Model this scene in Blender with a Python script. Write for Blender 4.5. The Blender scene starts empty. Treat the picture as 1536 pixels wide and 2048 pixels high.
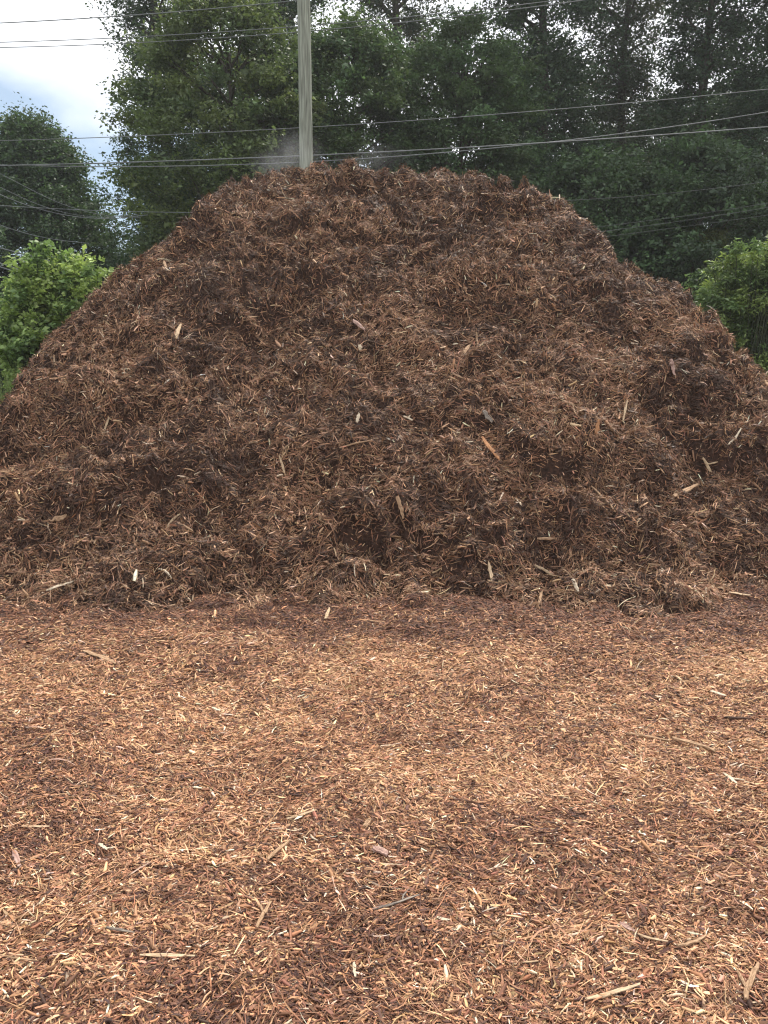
import bpy, math, random
import numpy as np
from mathutils import Vector, Matrix

random.seed(7)
RNG = np.random.default_rng(11)
sc = bpy.context.scene
C = sc.collection
R = math.radians

# ------------------------------------------------------------------ camera
CAMZ, PITCH, FPX = 1.6, R(12.0), 1535.0
cam_d = bpy.data.cameras.new('camera'); cam = bpy.data.objects.new('camera', cam_d); C.objects.link(cam)
cam.location = (0, 0, CAMZ); cam.rotation_euler = (R(90) - PITCH, 0, 0)
cam_d.sensor_fit = 'VERTICAL'; cam_d.sensor_height = 24.0; cam_d.lens = 24.0 * FPX / 2048.0
cam_d.clip_start = 0.05; cam_d.clip_end = 3000
sc.camera = cam

# ------------------------------------------------------------------ sky, sun, exposure
SUN_EL, SUN_AZ = R(54), R(25)          # azimuth measured from +Y towards +X
world = bpy.data.worlds.new("World"); sc.world = world; world.use_nodes = True
nt = world.node_tree; nt.nodes.clear(); N = nt.nodes.new; L = nt.links.new
wo = N('ShaderNodeOutputWorld'); bg = N('ShaderNodeBackground'); bg.inputs['Strength'].default_value = 0.1
sky = N('ShaderNodeTexSky'); sky.sky_type = 'NISHITA'; sky.sun_disc = False
sky.sun_elevation = SUN_EL; sky.sun_rotation = SUN_AZ; sky.air_density = 1.0; sky.dust_density = 1.5
tc = N('ShaderNodeTexCoord')
mp = N('ShaderNodeMapping'); mp.inputs['Scale'].default_value = (1.0, 1.0, 2.2); L(tc.outputs['Generated'], mp.inputs['Vector'])
cn = N('ShaderNodeTexNoise'); cn.inputs['Scale'].default_value = 2.6; cn.inputs['Detail'].default_value = 6; cn.inputs['Roughness'].default_value = 0.5
L(mp.outputs['Vector'], cn.inputs['Vector'])
sp = N('ShaderNodeSeparateXYZ'); L(tc.outputs['Generated'], sp.inputs['Vector'])
def mth(op, a, b=None, clamp=False):
    n = N('ShaderNodeMath'); n.operation = op; n.use_clamp = clamp
    for i, v in enumerate((a, b)):
        if v is None: continue
        if isinstance(v, (int, float)): n.inputs[i].default_value = v
        else: L(v, n.inputs[i])
    return n.outputs[0]
# cloud cover: closed overhead, opening to pale blue low down on one side
cov = mth('MULTIPLY', mth('SUBTRACT', sp.outputs['Z'], 0.235), 13.0)
cov = mth('ADD', cov, mth('MULTIPLY', mth('SUBTRACT', cn.outputs['Fac'], 0.5), 4.0))
cov = mth('ADD', cov, mth('MULTIPLY', mth('ADD', sp.outputs['X'], 0.30), 2.0))
cov = mth('ADD', cov, 0.25, True)
mix = N('ShaderNodeMixRGB'); L(cov, mix.inputs['Fac'])
skb = N('ShaderNodeMixRGB'); skb.inputs['Fac'].default_value = 0.5; skb.inputs['Color2'].default_value = (4.2, 5.5, 7.0, 1)
L(sky.outputs['Color'], skb.inputs['Color1'])
L(skb.outputs['Color'], mix.inputs['Color1']); mix.inputs['Color2'].default_value = (10.5, 10.7, 11.2, 1)
L(mix.outputs['Color'], bg.inputs['Color']); L(bg.outputs['Background'], wo.inputs['Surface'])

sd = bpy.data.lights.new('sun', 'SUN'); sd.energy = 3.4; sd.angle = R(4); sd.color = (1.0, 0.93, 0.84)
sun = bpy.data.objects.new('sun', sd); C.objects.link(sun)
sv = Vector((math.sin(SUN_AZ) * math.cos(SUN_EL), math.cos(SUN_AZ) * math.cos(SUN_EL), math.sin(SUN_EL)))
sun.rotation_euler = sv.to_track_quat('Z', 'Y').to_euler(); sun.location = (10, 10, 30)

sc.view_settings.view_transform = 'Standard'; sc.view_settings.look = 'None'
sc.view_settings.exposure = 0.5; sc.view_settings.gamma = 1.0; sc.view_settings.use_curve_mapping = False
sc.render.engine = 'CYCLES'
sc.cycles.max_bounces = 6; sc.cycles.diffuse_bounces = 3; sc.cycles.transmission_bounces = 3; sc.cycles.volume_bounces = 1
sc.cycles.use_denoising = True
sc.cycles.filter_width = 1.2

# ------------------------------------------------------------------ helpers
def tag(o, label=None, cat=None, group=None, kind=None):
    if label: o['label'] = label
    if cat: o['category'] = cat
    if group: o['group'] = group
    if kind: o['kind'] = kind
    return o
def empty(name, loc, label, cat, group=None):
    o = bpy.data.objects.new(name, None); C.objects.link(o); o.location = loc; o.empty_display_size = 0.2
    return tag(o, label, cat, group)
def mesh_obj(name, verts, faces, mat, parent=None, loc=(0, 0, 0), cols=None, smooth=False):
    """verts (n,3) array, faces (m,k) int array with one k, or list of lists"""
    me = bpy.data.meshes.new(name)
    verts = np.asarray(verts, np.float32)
    if isinstance(faces, np.ndarray):
        k = faces.shape[1]; m = faces.shape[0]
        me.vertices.add(len(verts)); me.vertices.foreach_set('co', verts.ravel())
        me.loops.add(m * k); me.loops.foreach_set('vertex_index', faces.astype(np.int32).ravel())
        me.polygons.add(m); me.polygons.foreach_set('loop_start', np.arange(0, m * k, k, dtype=np.int32))
        me.update(calc_edges=True)
    else:
        me.from_pydata([tuple(v) for v in verts.tolist()], [], faces); me.update()
    if cols is not None:
        a = me.color_attributes.new('tint', 'FLOAT_COLOR', 'POINT')
        c = np.ones((len(verts), 4), np.float32); c[:, :3] = cols
        a.data.foreach_set('color', c.ravel())
    if smooth: me.polygons.foreach_set('use_smooth', np.ones(len(me.polygons), bool))
    if mat: me.materials.append(mat)
    o = bpy.data.objects.new(name, me); C.objects.link(o); o.location = loc
    if parent: o.parent = parent
    return o

def hsh(ix, iy, seed):
    n = (ix.astype(np.int64) * 374761393 + iy.astype(np.int64) * 668265263 + seed * 1442695041) & 0xffffffff
    n = ((n ^ (n >> 13)) * 1274126177) & 0xffffffff
    n = n ^ (n >> 16)
    return (n & 0xffffff) / float(0xffffff)
def vnoise(x, y, seed=0):
    x = np.asarray(x, float); y = np.asarray(y, float)
    ix = np.floor(x); iy = np.floor(y); fx = x - ix; fy = y - iy
    fx = fx * fx * fx * (fx * (fx * 6 - 15) + 10); fy = fy * fy * fy * (fy * (fy * 6 - 15) + 10)
    ix = ix.astype(np.int64); iy = iy.astype(np.int64)
    a = hsh(ix, iy, seed); b = hsh(ix + 1, iy, seed); c = hsh(ix, iy + 1, seed); d = hsh(ix + 1, iy + 1, seed)
    return (a + (b - a) * fx + (c - a) * fy + (a - b - c + d) * fx * fy) * 2 - 1
def fbm(x, y, seed=0, octs=3, gain=0.5):
    s = 0; amp = 1.0
    for i in range(octs):
        ca, sa = math.cos(0.6 * i + seed), math.sin(0.6 * i + seed)
        s = s + amp * vnoise((x * ca - y * sa) * 2 ** i, (x * sa + y * ca) * 2 ** i, seed * 17 + i)
        amp *= gain
    return s

def px_ray(px, py):
    u = (px - 768) / FPX; v = (1024 - py) / FPX
    cp, sp_ = math.cos(PITCH), math.sin(PITCH)
    return np.array([u, cp + v * sp_, -sp_ + v * cp])
def at_px(px, py, Y):
    d = px_ray(px, py); d = d / d[1]
    return np.array([d[0] * Y, Y, CAMZ + d[2] * Y])

# ------------------------------------------------------------------ terrain functions
def ground_z(x, y):
    r = np.sqrt(x * x + (y - 3) ** 2)
    m = np.clip((16 - r) / 6, 0, 1)
    z = 0.040 * fbm(x / 1.1, y / 0.9, 3, 2) + 0.020 * fbm(x / 0.24, y / 0.18, 5, 2) + 0.009 * vnoise(x / 0.09, y / 0.08, 8)
    # low swell where loaders have scraped in front of the pile
    z = z + 0.05 * np.exp(-((y - 3.9) / 0.5) ** 2) * (0.5 + 0.5 * vnoise(x / 1.3, y * 0, 14))
    for (mx, my, h, s) in ((-1.62, 2.45, 0.07, 0.22), (1.75, 2.6, 0.07, 0.2), (-0.25, 2.75, 0.05, 0.2), (-0.1, 2.45, 0.045, 0.12), (0.6, 2.2, 0.05, 0.18), (-1.25, 4.05, 0.06, 0.3)):
        z = z + h * np.exp(-(((x - mx) / s) ** 2 + ((y - my) / (s * 0.8)) ** 2))
    z = z + 0.09 * np.clip(vnoise(x / 0.2, y / 0.15, 15) - 0.15, 0, 1) * np.clip(1 - np.abs(y - 4.5 - 0.06 * x * x) / 0.55, 0, 1)   # clods rolled off the heap
    return z * m
PCX, PCY = 0.08, 9.35
FSL = 0.93
def toe_y(x):
    q = np.clip(1 - (np.abs(x - PCX) / 6.6) ** 2.2, 0, 1)
    return PCY - 4.85 * np.sqrt(q)
RT = [(-7.20,-0.600), (-6.50,-0.200), (-6.00,-0.100), (-5.80,-0.050), (-5.60,0.000), (-5.40,0.050), (-5.20,0.120), (-5.00,0.200), (-4.80,0.280), (-4.60,0.360), (-4.40,0.480), (-4.20,0.600), (-4.00,0.720), (-3.80,0.840), (-3.60,0.930), (-3.40,1.033), (-3.20,1.106), (-3.00,1.651), (-2.80,1.940), (-2.60,2.189), (-2.40,2.299), (-2.20,2.461), (-2.00,2.623), (-1.80,2.951), (-1.60,3.206), (-1.40,3.173), (-1.20,3.254), (-1.00,3.190), (-0.80,3.176), (-0.60,3.162), (-0.40,3.127), (-0.20,3.140), (0.00,3.281), (0.20,3.235), (0.40,3.194), (0.60,3.252), (0.80,3.230), (1.00,3.168), (1.20,3.119), (1.40,3.140), (1.60,3.020), (1.80,2.965), (2.00,2.739), (2.20,2.401), (2.40,2.212), (2.60,2.047), (2.80,2.029), (3.00,1.652), (3.20,1.387), (3.40,1.186), (3.60,1.184), (3.80,1.080), (4.00,0.980), (4.20,0.890), (4.40,0.800), (4.60,0.710), (4.80,0.630), (5.00,0.550), (5.20,0.470), (5.40,0.390), (5.60,0.300), (5.80,0.220), (6.00,0.140), (6.20,0.060), (6.40,-0.020), (7.00,-0.100), (7.40,-0.600)]
RT.sort(); RX = np.array([a for a, b in RT]); RZ = np.array([b for a, b in RT])
def smin(a, b, k):
    h = np.clip(0.5 + 0.5 * (b - a) / k, 0, 1)
    return b + (a - b) * h - k * h * (1 - h)
def pile_base(x, y):
    wob = 0.12 * vnoise(x / 1.1, 0 * x, 21) + 0.13 * vnoise(x / 0.35, 0 * x, 22) + 0.07 * vnoise(x / 0.13, 0 * x, 23)
    wob = wob * np.exp(-np.clip(y - toe_y(x), 0, 5) / 0.45)
    ridge = np.interp(x, RX, RZ) + 0.04
    tt = y - toe_y(x) - wob - 0.10
    fr = FSL * 0.5 * (tt + np.sqrt(tt * tt + 0.30 ** 2)) - 0.055 - 0.25 * np.clip(-tt - 0.25, 0, 3)      # slope easing out into a skirt
    bk = 0.85 * (PCY + 4.6 * np.sqrt(np.clip(1 - (np.abs(x - PCX) / 7.0) ** 2, 0, 1)) - y)
    z = smin(smin(fr, ridge, 0.28), bk, 0.3)
    return z, 1 - z / 3.4
SCARS = []   # (x, y, width, height, strength) filled from the photograph's slumps
_CACHE = {}
def pile_z(x, y, fine=True):
    if fine and _CACHE and np.size(x) > 60:
        g, x0, y0, st = _CACHE['g']
        u = np.clip((x - x0) / st, 0, g.shape[1] - 1.001); v = np.clip((y - y0) / st, 0, g.shape[0] - 1.001)
        i = u.astype(int); j = v.astype(int); u = u - i; v = v - j
        return (g[j, i] * (1 - u) + g[j, i + 1] * u) * (1 - v) + (g[j + 1, i] * (1 - u) + g[j + 1, i + 1] * u) * v
    return pile_z_raw(x, y, fine)
def pile_z_raw(x, y, fine=True):
    z, d = pile_base(x, y)
    m = np.clip((1.05 - d) / 0.15, 0, 1)
    wx = x + 0.12 * vnoise(x / 0.5, y / 0.5, 31); wy = y + 0.12 * vnoise(x / 0.5, y / 0.5, 32)
    n = 0.04 * fbm(wx / 1.5, wy / 1.1, 41, 2)
    b = np.abs(vnoise(wx / 0.55, wy / 0.36, 43)); n = n + 0.10 * (0.36 - b)
    b = np.abs(vnoise(wx / 0.26, wy / 0.17, 44)); n = n + 0.10 * (0.36 - b)
    b = np.abs(vnoise(wx / 0.13, wy / 0.09, 45)); n = n + 0.080 * (0.36 - b)
    # slumped ledges: flat tread, steep broken riser
    q = z / 0.30 + 1.1 * fbm(x / 0.75, y / 0.6, 46, 2) + 0.25 * vnoise(x / 0.12, y / 0.12, 47)
    fq = q - np.floor(q); saw = np.where(fq < 0.82, 1 - fq / 0.82, (fq - 0.82) / 0.18)
    n = n + 0.17 * (saw - 0.5) * np.clip(0.35 + 0.9 * vnoise(x / 0.6, y / 0.5, 48), 0, 1)
    for (sx, sy, w, h, s) in SCARS:
        q = ((x - sx) / w)
        e = np.exp(-q * q)
        t = (y - sy + 0.25 * w * q * q) / h
        n = n + 0.75 * s * e * (np.exp(-((t - 0.7) / 0.75) ** 2) * 0.6 - 1.1 * np.exp(-((t + 0.55) / 0.6) ** 2))
    for (bx, by, h, s) in ((-0.40, 8.5, 0.16, 0.28), (0.75, 8.6, 0.03, 0.3), (-1.0, 8.6, 0.04, 0.25)):
        n = n + h * np.exp(-(((x - bx) / s) ** 2 + ((y - by) / (s * 1.2)) ** 2))
    if fine:
        n = n + 0.030 * vnoise(x / 0.065, y / 0.05, 51)
    return z + n * m - 0.15 * (1 - m)
def surf(x, y):
    return np.maximum(ground_z(x, y), pile_z(x, y))
def hit(px, py):
    d = px_ray(px, py); t = np.arange(1.2, 14, 0.012)  # march along the line of sight
    X = d[0] * t; Y = d[1] * t; Z = CAMZ + d[2] * t
    w = np.nonzero(Z < surf(X, Y))[0]
    i = w[0] if len(w) else len(t) - 1
    return np.array([X[i], Y[i], float(surf(X[i:i + 1], Y[i:i + 1])[0])])
def normals(f, x, y, e=0.02):
    gx = (f(x + e, y) - f(x - e, y)) / (2 * e); gy = (f(x, y + e) - f(x, y - e)) / (2 * e)
    n = np.stack([-gx, -gy, np.ones_like(gx)], -1)
    return n / np.linalg.norm(n, axis=1, keepdims=True)
_tmp = []
for (px, py, w, h, s) in ((700, 372, .85, .26, .26), (560, 640, .5, .25, .22), (975, 590, .6, .28, .24), (790, 690, .4, .2, .14), (265, 790, .5, .25, .2),
                          (80, 830, .45, .26, .25), (1150, 920, .7, .28, .26), (620, 900, .45, .22, .2), (1430, 905, .3, .25, .2), (1455, 700, .3, .2, .1),
                          (410, 480, .4, .2, .12), (900, 820, .45, .2, .14), (330, 985, .4, .2, .15), (1320, 790, .5, .22, .15), (1180, 1060, .5, .2, .18),
                          (760, 1010, .4, .2, .15), (120, 1010, .5, .22, .16), (480, 1120, .5, .18, .12), (1250, 610, .3, .2, .14), (1480, 1080, .4, .2, .18), (880, 1120, .4, .18, .14)):
    p = hit(px, py); _tmp.append((p[0], p[1], w, h, s))
SCARS.extend(_tmp)
_gx = np.arange(-7.8, 8.0, 0.0125); _gy = np.arange(2.4, 14.8, 0.0125)
_X, _Y = np.meshgrid(_gx, _gy); _CACHE['g'] = (pile_z_raw(_X, _Y), -7.8, 2.4, 0.0125); del _X, _Y

# ------------------------------------------------------------------ materials
def new_mat(name):
    m = bpy.data.materials.new(name); m.use_nodes = True
    return m, m.node_tree, m.node_tree.nodes['Principled BSDF']
def mat_tint(name, rough=0.75, spec=0.3, transl=0.0, tcol=None, grain=0.0):
    m, t, b = new_mat(name)
    a = t.nodes.new('ShaderNodeAttribute'); a.attribute_name = 'tint'
    src = a.outputs['Color']
    if grain:
        n = t.nodes.new('ShaderNodeTexNoise'); n.inputs['Scale'].default_value = grain; n.inputs['Detail'].default_value = 3
        g = t.nodes.new('ShaderNodeTexCoord'); t.links.new(g.outputs['Object'], n.inputs['Vector'])
        mr = t.nodes.new('ShaderNodeMapRange'); mr.inputs['To Min'].default_value = 0.65; mr.inputs['To Max'].default_value = 1.35
        t.links.new(n.outputs['Fac'], mr.inputs['Value'])
        mx = t.nodes.new('ShaderNodeVectorMath'); mx.operation = 'SCALE'
        t.links.new(src, mx.inputs[0]); t.links.new(mr.outputs['Result'], mx.inputs['Scale']); src = mx.outputs['Vector']
    t.links.new(src, b.inputs['Base Color']); b.inputs['Roughness'].default_value = rough
    b.inputs['Specular IOR Level'].default_value = spec
    if transl:
        tr = t.nodes.new('ShaderNodeBsdfTranslucent'); ms = t.nodes.new('ShaderNodeMixShader'); ms.inputs[0].default_value = transl
        vm = t.nodes.new('ShaderNodeVectorMath'); vm.operation = 'MULTIPLY'; vm.inputs[1].default_value = tcol or (1.15, 1.2, 0.8)
        t.links.new(src, vm.inputs[0]); t.links.new(vm.outputs['Vector'], tr.inputs['Color'])
        t.links.new(b.outputs[0], ms.inputs[1]); t.links.new(tr.outputs[0], ms.inputs[2])
        t.links.new(ms.outputs[0], t.nodes['Material Output'].inputs['Surface'])
    return m
def mat_noise(name, c1, c2, scale=8, rough=0.85, bump=0.3, stretch=(1, 1, 1), detail=6, spec=0.25, metal=0.0, ramp=(0.35, 0.65)):
    m, t, b = new_mat(name)
    tcn = t.nodes.new('ShaderNodeTexCoord'); mpn = t.nodes.new('ShaderNodeMapping'); mpn.inputs['Scale'].default_value = stretch
    n = t.nodes.new('ShaderNodeTexNoise'); n.inputs['Scale'].default_value = scale; n.inputs['Detail'].default_value = detail
    r = t.nodes.new('ShaderNodeValToRGB'); r.color_ramp.elements[0].position = ramp[0]; r.color_ramp.elements[1].position = ramp[1]
    r.color_ramp.elements[0].color = (*c1, 1); r.color_ramp.elements[1].color = (*c2, 1)
    t.links.new(tcn.outputs['Object'], mpn.inputs['Vector']); t.links.new(mpn.outputs['Vector'], n.inputs['Vector'])
    t.links.new(n.outputs['Fac'], r.inputs['Fac']); t.links.new(r.outputs['Color'], b.inputs['Base Color'])
    if bump:
        bp = t.nodes.new('ShaderNodeBump'); bp.inputs['Strength'].default_value = bump; bp.inputs['Distance'].default_value = 0.02
        t.links.new(n.outputs['Fac'], bp.inputs['Height']); t.links.new(bp.outputs['Normal'], b.inputs['Normal'])
    b.inputs['Roughness'].default_value = rough; b.inputs['Specular IOR Level'].default_value = spec; b.inputs['Metallic'].default_value = metal
    return m

M_CHIP = mat_tint('chip_mat', 0.7, 0.35)
M_SHRED = mat_tint('shred_mat', 0.65, 0.35)
M_LEAF = mat_tint('leaf_mat', 0.55, 0.35, 0.35)
M_GRASS = mat_tint('grass_mat', 0.6, 0.3, 0.35)
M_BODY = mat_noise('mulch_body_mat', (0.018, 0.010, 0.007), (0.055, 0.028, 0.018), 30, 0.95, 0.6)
M_BARK = mat_noise('bark_mat', (0.035, 0.028, 0.022), (0.11, 0.09, 0.07), 6, 0.9, 0.6, (3, 3, 0.6))
M_STEM = mat_noise('stem_mat', (0.03, 0.035, 0.018), (0.06, 0.065, 0.035), 8, 0.9, 0.3)
M_POLE = mat_noise('pole_mat', (0.09, 0.09, 0.072), (0.34, 0.35, 0.29), 4, 0.9, 0.9, (11, 11, 0.5), 12, ramp=(0.28, 0.6))
M_WIRED = mat_noise('dull_wire_mat', (0.05, 0.055, 0.055), (0.10, 0.105, 0.105), 3, 0.8, 0)
M_WIRE = mat_noise('wire_mat', (0.12, 0.125, 0.13), (0.19, 0.20, 0.205), 3, 0.6, 0)

# ground: trodden mulch near, rough grass beyond
def ground_mat():
    m, t, b = new_mat('ground_mat')
    N_ = t.nodes.new; K = t.links.new
    g = N_('ShaderNodeTexCoord')
    n1 = N_('ShaderNodeTexNoise'); n1.inputs['Scale'].default_value = 45; n1.inputs['Detail'].default_value = 6
    n2 = N_('ShaderNodeTexNoise'); n2.inputs['Scale'].default_value = 0.5; n2.inputs['Detail'].default_value = 4
    K(g.outputs['Object'], n1.inputs['Vector']); K(g.outputs['Object'], n2.inputs['Vector'])
    r1 = N_('ShaderNodeValToRGB'); r1.color_ramp.elements[0].color = (0.05, 0.024, 0.015, 1); r1.color_ramp.elements[1].color = (0.17, 0.085, 0.047, 1)
    r1.color_ramp.elements[0].position = .35; r1.color_ramp.elements[1].position = .65
    r2 = N_('ShaderNodeValToRGB'); r2.color_ramp.elements[0].color = (0.05, 0.08, 0.025, 1); r2.color_ramp.elements[1].color = (0.11, 0.13, 0.045, 1)
    K(n1.outputs['Fac'], r1.inputs['Fac']); K(n2.outputs['Fac'], r2.inputs['Fac'])
    # distance from the yard's middle
    sub = N_('ShaderNodeVectorMath'); sub.operation = 'DISTANCE'; sub.inputs[1].default_value = (0, 3, 0); K(g.outputs['Object'], sub.inputs[0])
    a = N_('ShaderNodeMath'); a.operation = 'MULTIPLY_ADD'; K(n2.outputs['Fac'], a.inputs[0]); a.inputs[1].default_value = 5; K(sub.outputs['Value'], a.inputs[2])
    mr = N_('ShaderNodeMapRange'); mr.inputs['From Min'].default_value = 12.3; mr.inputs['From Max'].default_value = 13.3; K(a.outputs[0], mr.inputs['Value'])
    mx = N_('ShaderNodeMixRGB'); K(mr.outputs['Result'], mx.inputs['Fac']); K(r1.outputs['Color'], mx.inputs['Color1']); K(r2.outputs['Color'], mx.inputs['Color2'])
    K(mx.outputs['Color'], b.inputs['Base Color']); b.inputs['Roughness'].default_value = 0.95
    bp = N_('ShaderNodeBump'); bp.inputs['Strength'].default_value = 0.6; bp.inputs['Distance'].default_value = 0.02
    K(n1.outputs['Fac'], bp.inputs['Height']); K(bp.outputs['Normal'], b.inputs['Normal'])
    return m

def axis(fine0, fine1, step, far, growth=1.18):
    mid = list(np.arange(fine0, fine1, step)); s = step; a = fine1
    hi = []
    while a < far: hi.append(a); s *= growth; a += s
    s = step; a = fine0 - step; lo = []
    while a > -far: lo.append(a); s *= growth; a -= s
    return np.array(lo[::-1] + mid + hi)
def grid_mesh(xs, ys, f):
    X, Y = np.meshgrid(xs, ys); Z = f(X, Y)
    nx, ny = len(xs), len(ys)
    i = np.arange(nx * ny).reshape(ny, nx)
    F = np.stack([i[:-1, :-1], i[:-1, 1:], i[1:, 1:], i[1:, :-1]], -1).reshape(-1, 4)
    return np.stack([X, Y, Z], -1).reshape(-1, 3), F
v, f = grid_mesh(axis(-7.5, 7.5, 0.035, 900), axis(0.3, 8.0, 0.035, 900), lambda x, y: ground_z(x, y) - 0.012)
tag(mesh_obj('ground', v, f, ground_mat(), smooth=True), kind='structure')

# ------------------------------------------------------------------ the mulch pile
pile = empty('mulch_pile', (PCX, PCY, 0), 'huge brown heap of shredded bark mulch with a flat top in front of the trees', 'mulch pile')
v, f = grid_mesh(np.arange(-7.4, 7.6, 0.035), np.arange(4.0, 14.4, 0.035), lambda x, y: pile_z(x, y) - 0.02)
keep = (v[f[:, 0], 2] > -0.2)
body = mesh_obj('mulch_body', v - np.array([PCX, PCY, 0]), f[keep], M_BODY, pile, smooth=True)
me = body.data
# flow of the shreds over a surface
def strips(P, Nn, T, Ln, Wd, bow, side, col, S=4, prism=False, twist=None):
    """curved splinters: P centres, Nn normals, T tangents"""
    n = len(P)
    B = np.cross(Nn, T)
    s = np.linspace(0, 1, S)
    off = 4 * s * (1 - s)
    ctr = (P[:, None, :] + T[:, None, :] * ((s - 0.5)[None, :, None] * Ln[:, None, None])
           + Nn[:, None, :] * ((off - 0.5)[None, :, None] * bow[:, None, None])
           + B[:, None, :] * ((off - 0.5)[None, :, None] * side[:, None, None]))
    w0 = np.array([0.5] + [1.0] * (S - 2) + [0.4]) if S > 3 else np.array([0.8, 1.0, 0.65])
    wv = w0[None, :] * (0.75 + 0.5 * RNG.random((n, S))) * Wd[:, None] * 0.5
    tw = (twist if twist is not None else RNG.normal(0, 0.5, n))[:, None] + RNG.normal(0, 0.25, (n, S))
    ax = B[:, None, :] * np.cos(tw)[..., None] + Nn[:, None, :] * np.sin(tw)[..., None]
    if not prism:
        V = np.stack([ctr - ax * wv[..., None], ctr + ax * wv[..., None]], 2)      # n,S,2,3
        k = 2
        base = (np.arange(n) * S * k)[:, None, None]
        j = np.arange(S - 1)[None, :, None] * k
        F = (base + j + np.array([0, 1, 3, 2])[None, None, :]).reshape(-1, 4)
    else:
        az = np.cross(T[:, None, :] * np.ones((1, S, 1)), ax)
        th = wv * 0.55
        V = np.stack([ctr - ax * wv[..., None], ctr + ax * wv[..., None], ctr + az * th[..., None] + ax * (wv * 0.15)[..., None]], 2)
        k = 3
        base = (np.arange(n) * S * k)[:, None, None, None]
        j = np.arange(S - 1)[None, :, None, None] * k
        q = np.array([[0, 1, 4, 3], [1, 2, 5, 4], [2, 0, 3, 5]])[None, None]
        F = (base + j + q).reshape(-1, 4)
    Cc = np.repeat(col, S * k, axis=0) * np.repeat(0.9 + 0.2 * RNG.random((n * S, 1)), k, axis=0)
    return V.reshape(-1, 3), F, Cc
def lens(mu, sd, n):
    return mu * np.exp(sd * np.clip(RNG.normal(0, 1, n), -2.2, 1.9))
def pal(n, cols, probs, sig=0.26):
    cols = np.array(cols); i = np.zeros(n, int)
    u = RNG.random(n)
    cs = np.cumsum(probs, axis=-1)
    if cs.ndim == 1: i = np.searchsorted(cs / cs[-1], u)
    else:
        cs = cs / cs[:, -1:]; i = (u[:, None] > cs).sum(1)
    c = cols[np.clip(i, 0, len(cols) - 1)]
    return c * np.exp(RNG.normal(0, sig, (n, 1))) * (1 + RNG.normal(0, 0.05, (n, 3)))
def join(parts):
    V = []; F = []; K_ = []; o = 0
    for v_, f_, c_ in parts:
        V.append(v_); F.append(f_ + o); K_.append(c_); o += len(v_)
    return np.concatenate(V), np.concatenate(F), np.clip(np.concatenate(K_), 0.004, 0.9)
def frame(x, y, fn, theta, lift):
    n = normals(fn, x, y)
    t1 = np.stack([n[:, 2], np.zeros(len(x)), -n[:, 0]], -1); t1 /= np.linalg.norm(t1, axis=1, keepdims=True)
    t2 = np.cross(n, t1)
    t = t1 * np.cos(theta)[:, None] + t2 * np.sin(theta)[:, None]
    t = t * np.cos(lift)[:, None] + n * np.sin(lift)[:, None]
    n2 = n - t * (n * t).sum(1)[:, None]; n2 /= np.linalg.norm(n2, axis=1, keepdims=True)
    return n, n2, t
PCOL = [(0.066, 0.035, 0.022), (0.168, 0.086, 0.048), (0.300, 0.160, 0.088), (0.50, 0.310, 0.185), (0.76, 0.60, 0.42)]
def in_view(x, y, margin):
    return np.abs(x) < 0.50 * np.maximum(y, 0.5) * 1.06 + margin
def pile_chips(n, lmu, lsd, wmu, depth, probs, liftsd, prism=False, S=4, align=0.7, bowk=0.035):
    x = RNG.uniform(-7.0, 7.2, n * 2); y = RNG.uniform(4.2, 11.6, n * 2)
    nn = normals(lambda a, b: pile_z(a, b), x, y, 0.05)
    keep = RNG.random(n * 2) < np.minimum(1, (1 / nn[:, 2]) / 2.0)
    keep &= (pile_z(x, y) > ground_z(x, y) - 0.01)
    keep &= in_view(x, y, 0.9) | (RNG.random(n * 2) < 0.35)
    keep &= (y < 9.6) | (RNG.random(n * 2) < 0.5)
    x = x[keep]; y = y[keep]; n = len(x)
    th = 0.42 * math.pi * fbm(x / 0.30, y / 0.22, 61, 2) + RNG.normal(0, 0.75, n)
    lift = RNG.normal(0.04, liftsd, n)
    nrm, n2, t = frame(x, y, pile_z, th, lift)
    Ln = lens(lmu, lsd, n); Wd = np.minimum(wmu * np.exp(np.clip(RNG.normal(0, 0.35, n), -1, 0.7)) * (0.7 + 0.3 * Ln / lmu), Ln * 0.34)
    z = pile_z(x, y); P = np.stack([x, y, z], -1) + nrm * (RNG.uniform(depth[0], depth[1], n))[:, None]
    pr = np.tile(np.array(probs, float), (n, 1))
    g = 0.7 * fbm(x / 0.8, y / 0.5, 71, 2) + 0.75 * vnoise(x / 0.13, y / 0.07, 72) + 0.4 * vnoise(x / 0.05, y / 0.03, 73)
    top = np.clip((z - 2.9) / 0.6, 0, 1)  # lit crest put into the colour: fewer dark shreds towards the top
    pr[:, 0] *= np.exp(-1.6 * g - 0.4 * top); pr[:, 2] *= np.exp(1.0 * g); pr[:, 3] *= np.exp(0.8 * g)
    low = np.clip(1 - z / 0.35, 0, 1)                                    # dry yard chips dragged up over the toe
    pr[:, 3] *= 1 + 2.0 * low; pr[:, 2] *= 1 + low
    col = pal(n, PCOL, pr)
    return strips(P - np.array([PCX, PCY, 0]), n2, t, Ln, Wd, Ln * RNG.normal(0, bowk, n), Ln * RNG.normal(0, bowk, n), col, S, prism)
parts = [pile_chips(820000, 0.031, 0.50, 0.0050, (-0.012, 0.016), (0.30, 0.38, 0.22, 0.08, 0.008), 0.32),
         pile_chips(230000, 0.060, 0.42, 0.0030, (0.0, 0.024), (0.24, 0.38, 0.27, 0.10, 0.010), 0.42, bowk=0.06),
         pile_chips(34000, 0.042, 0.40, 0.0095, (0.002, 0.020), (0.20, 0.34, 0.28, 0.14, 0.035), 0.30, prism=True, S=3)]
v, f, c = join(parts)
tag(mesh_obj('bark_shreds', v, f, M_SHRED, pile, cols=c), kind='stuff')
print('pile quads', len(f))

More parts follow.
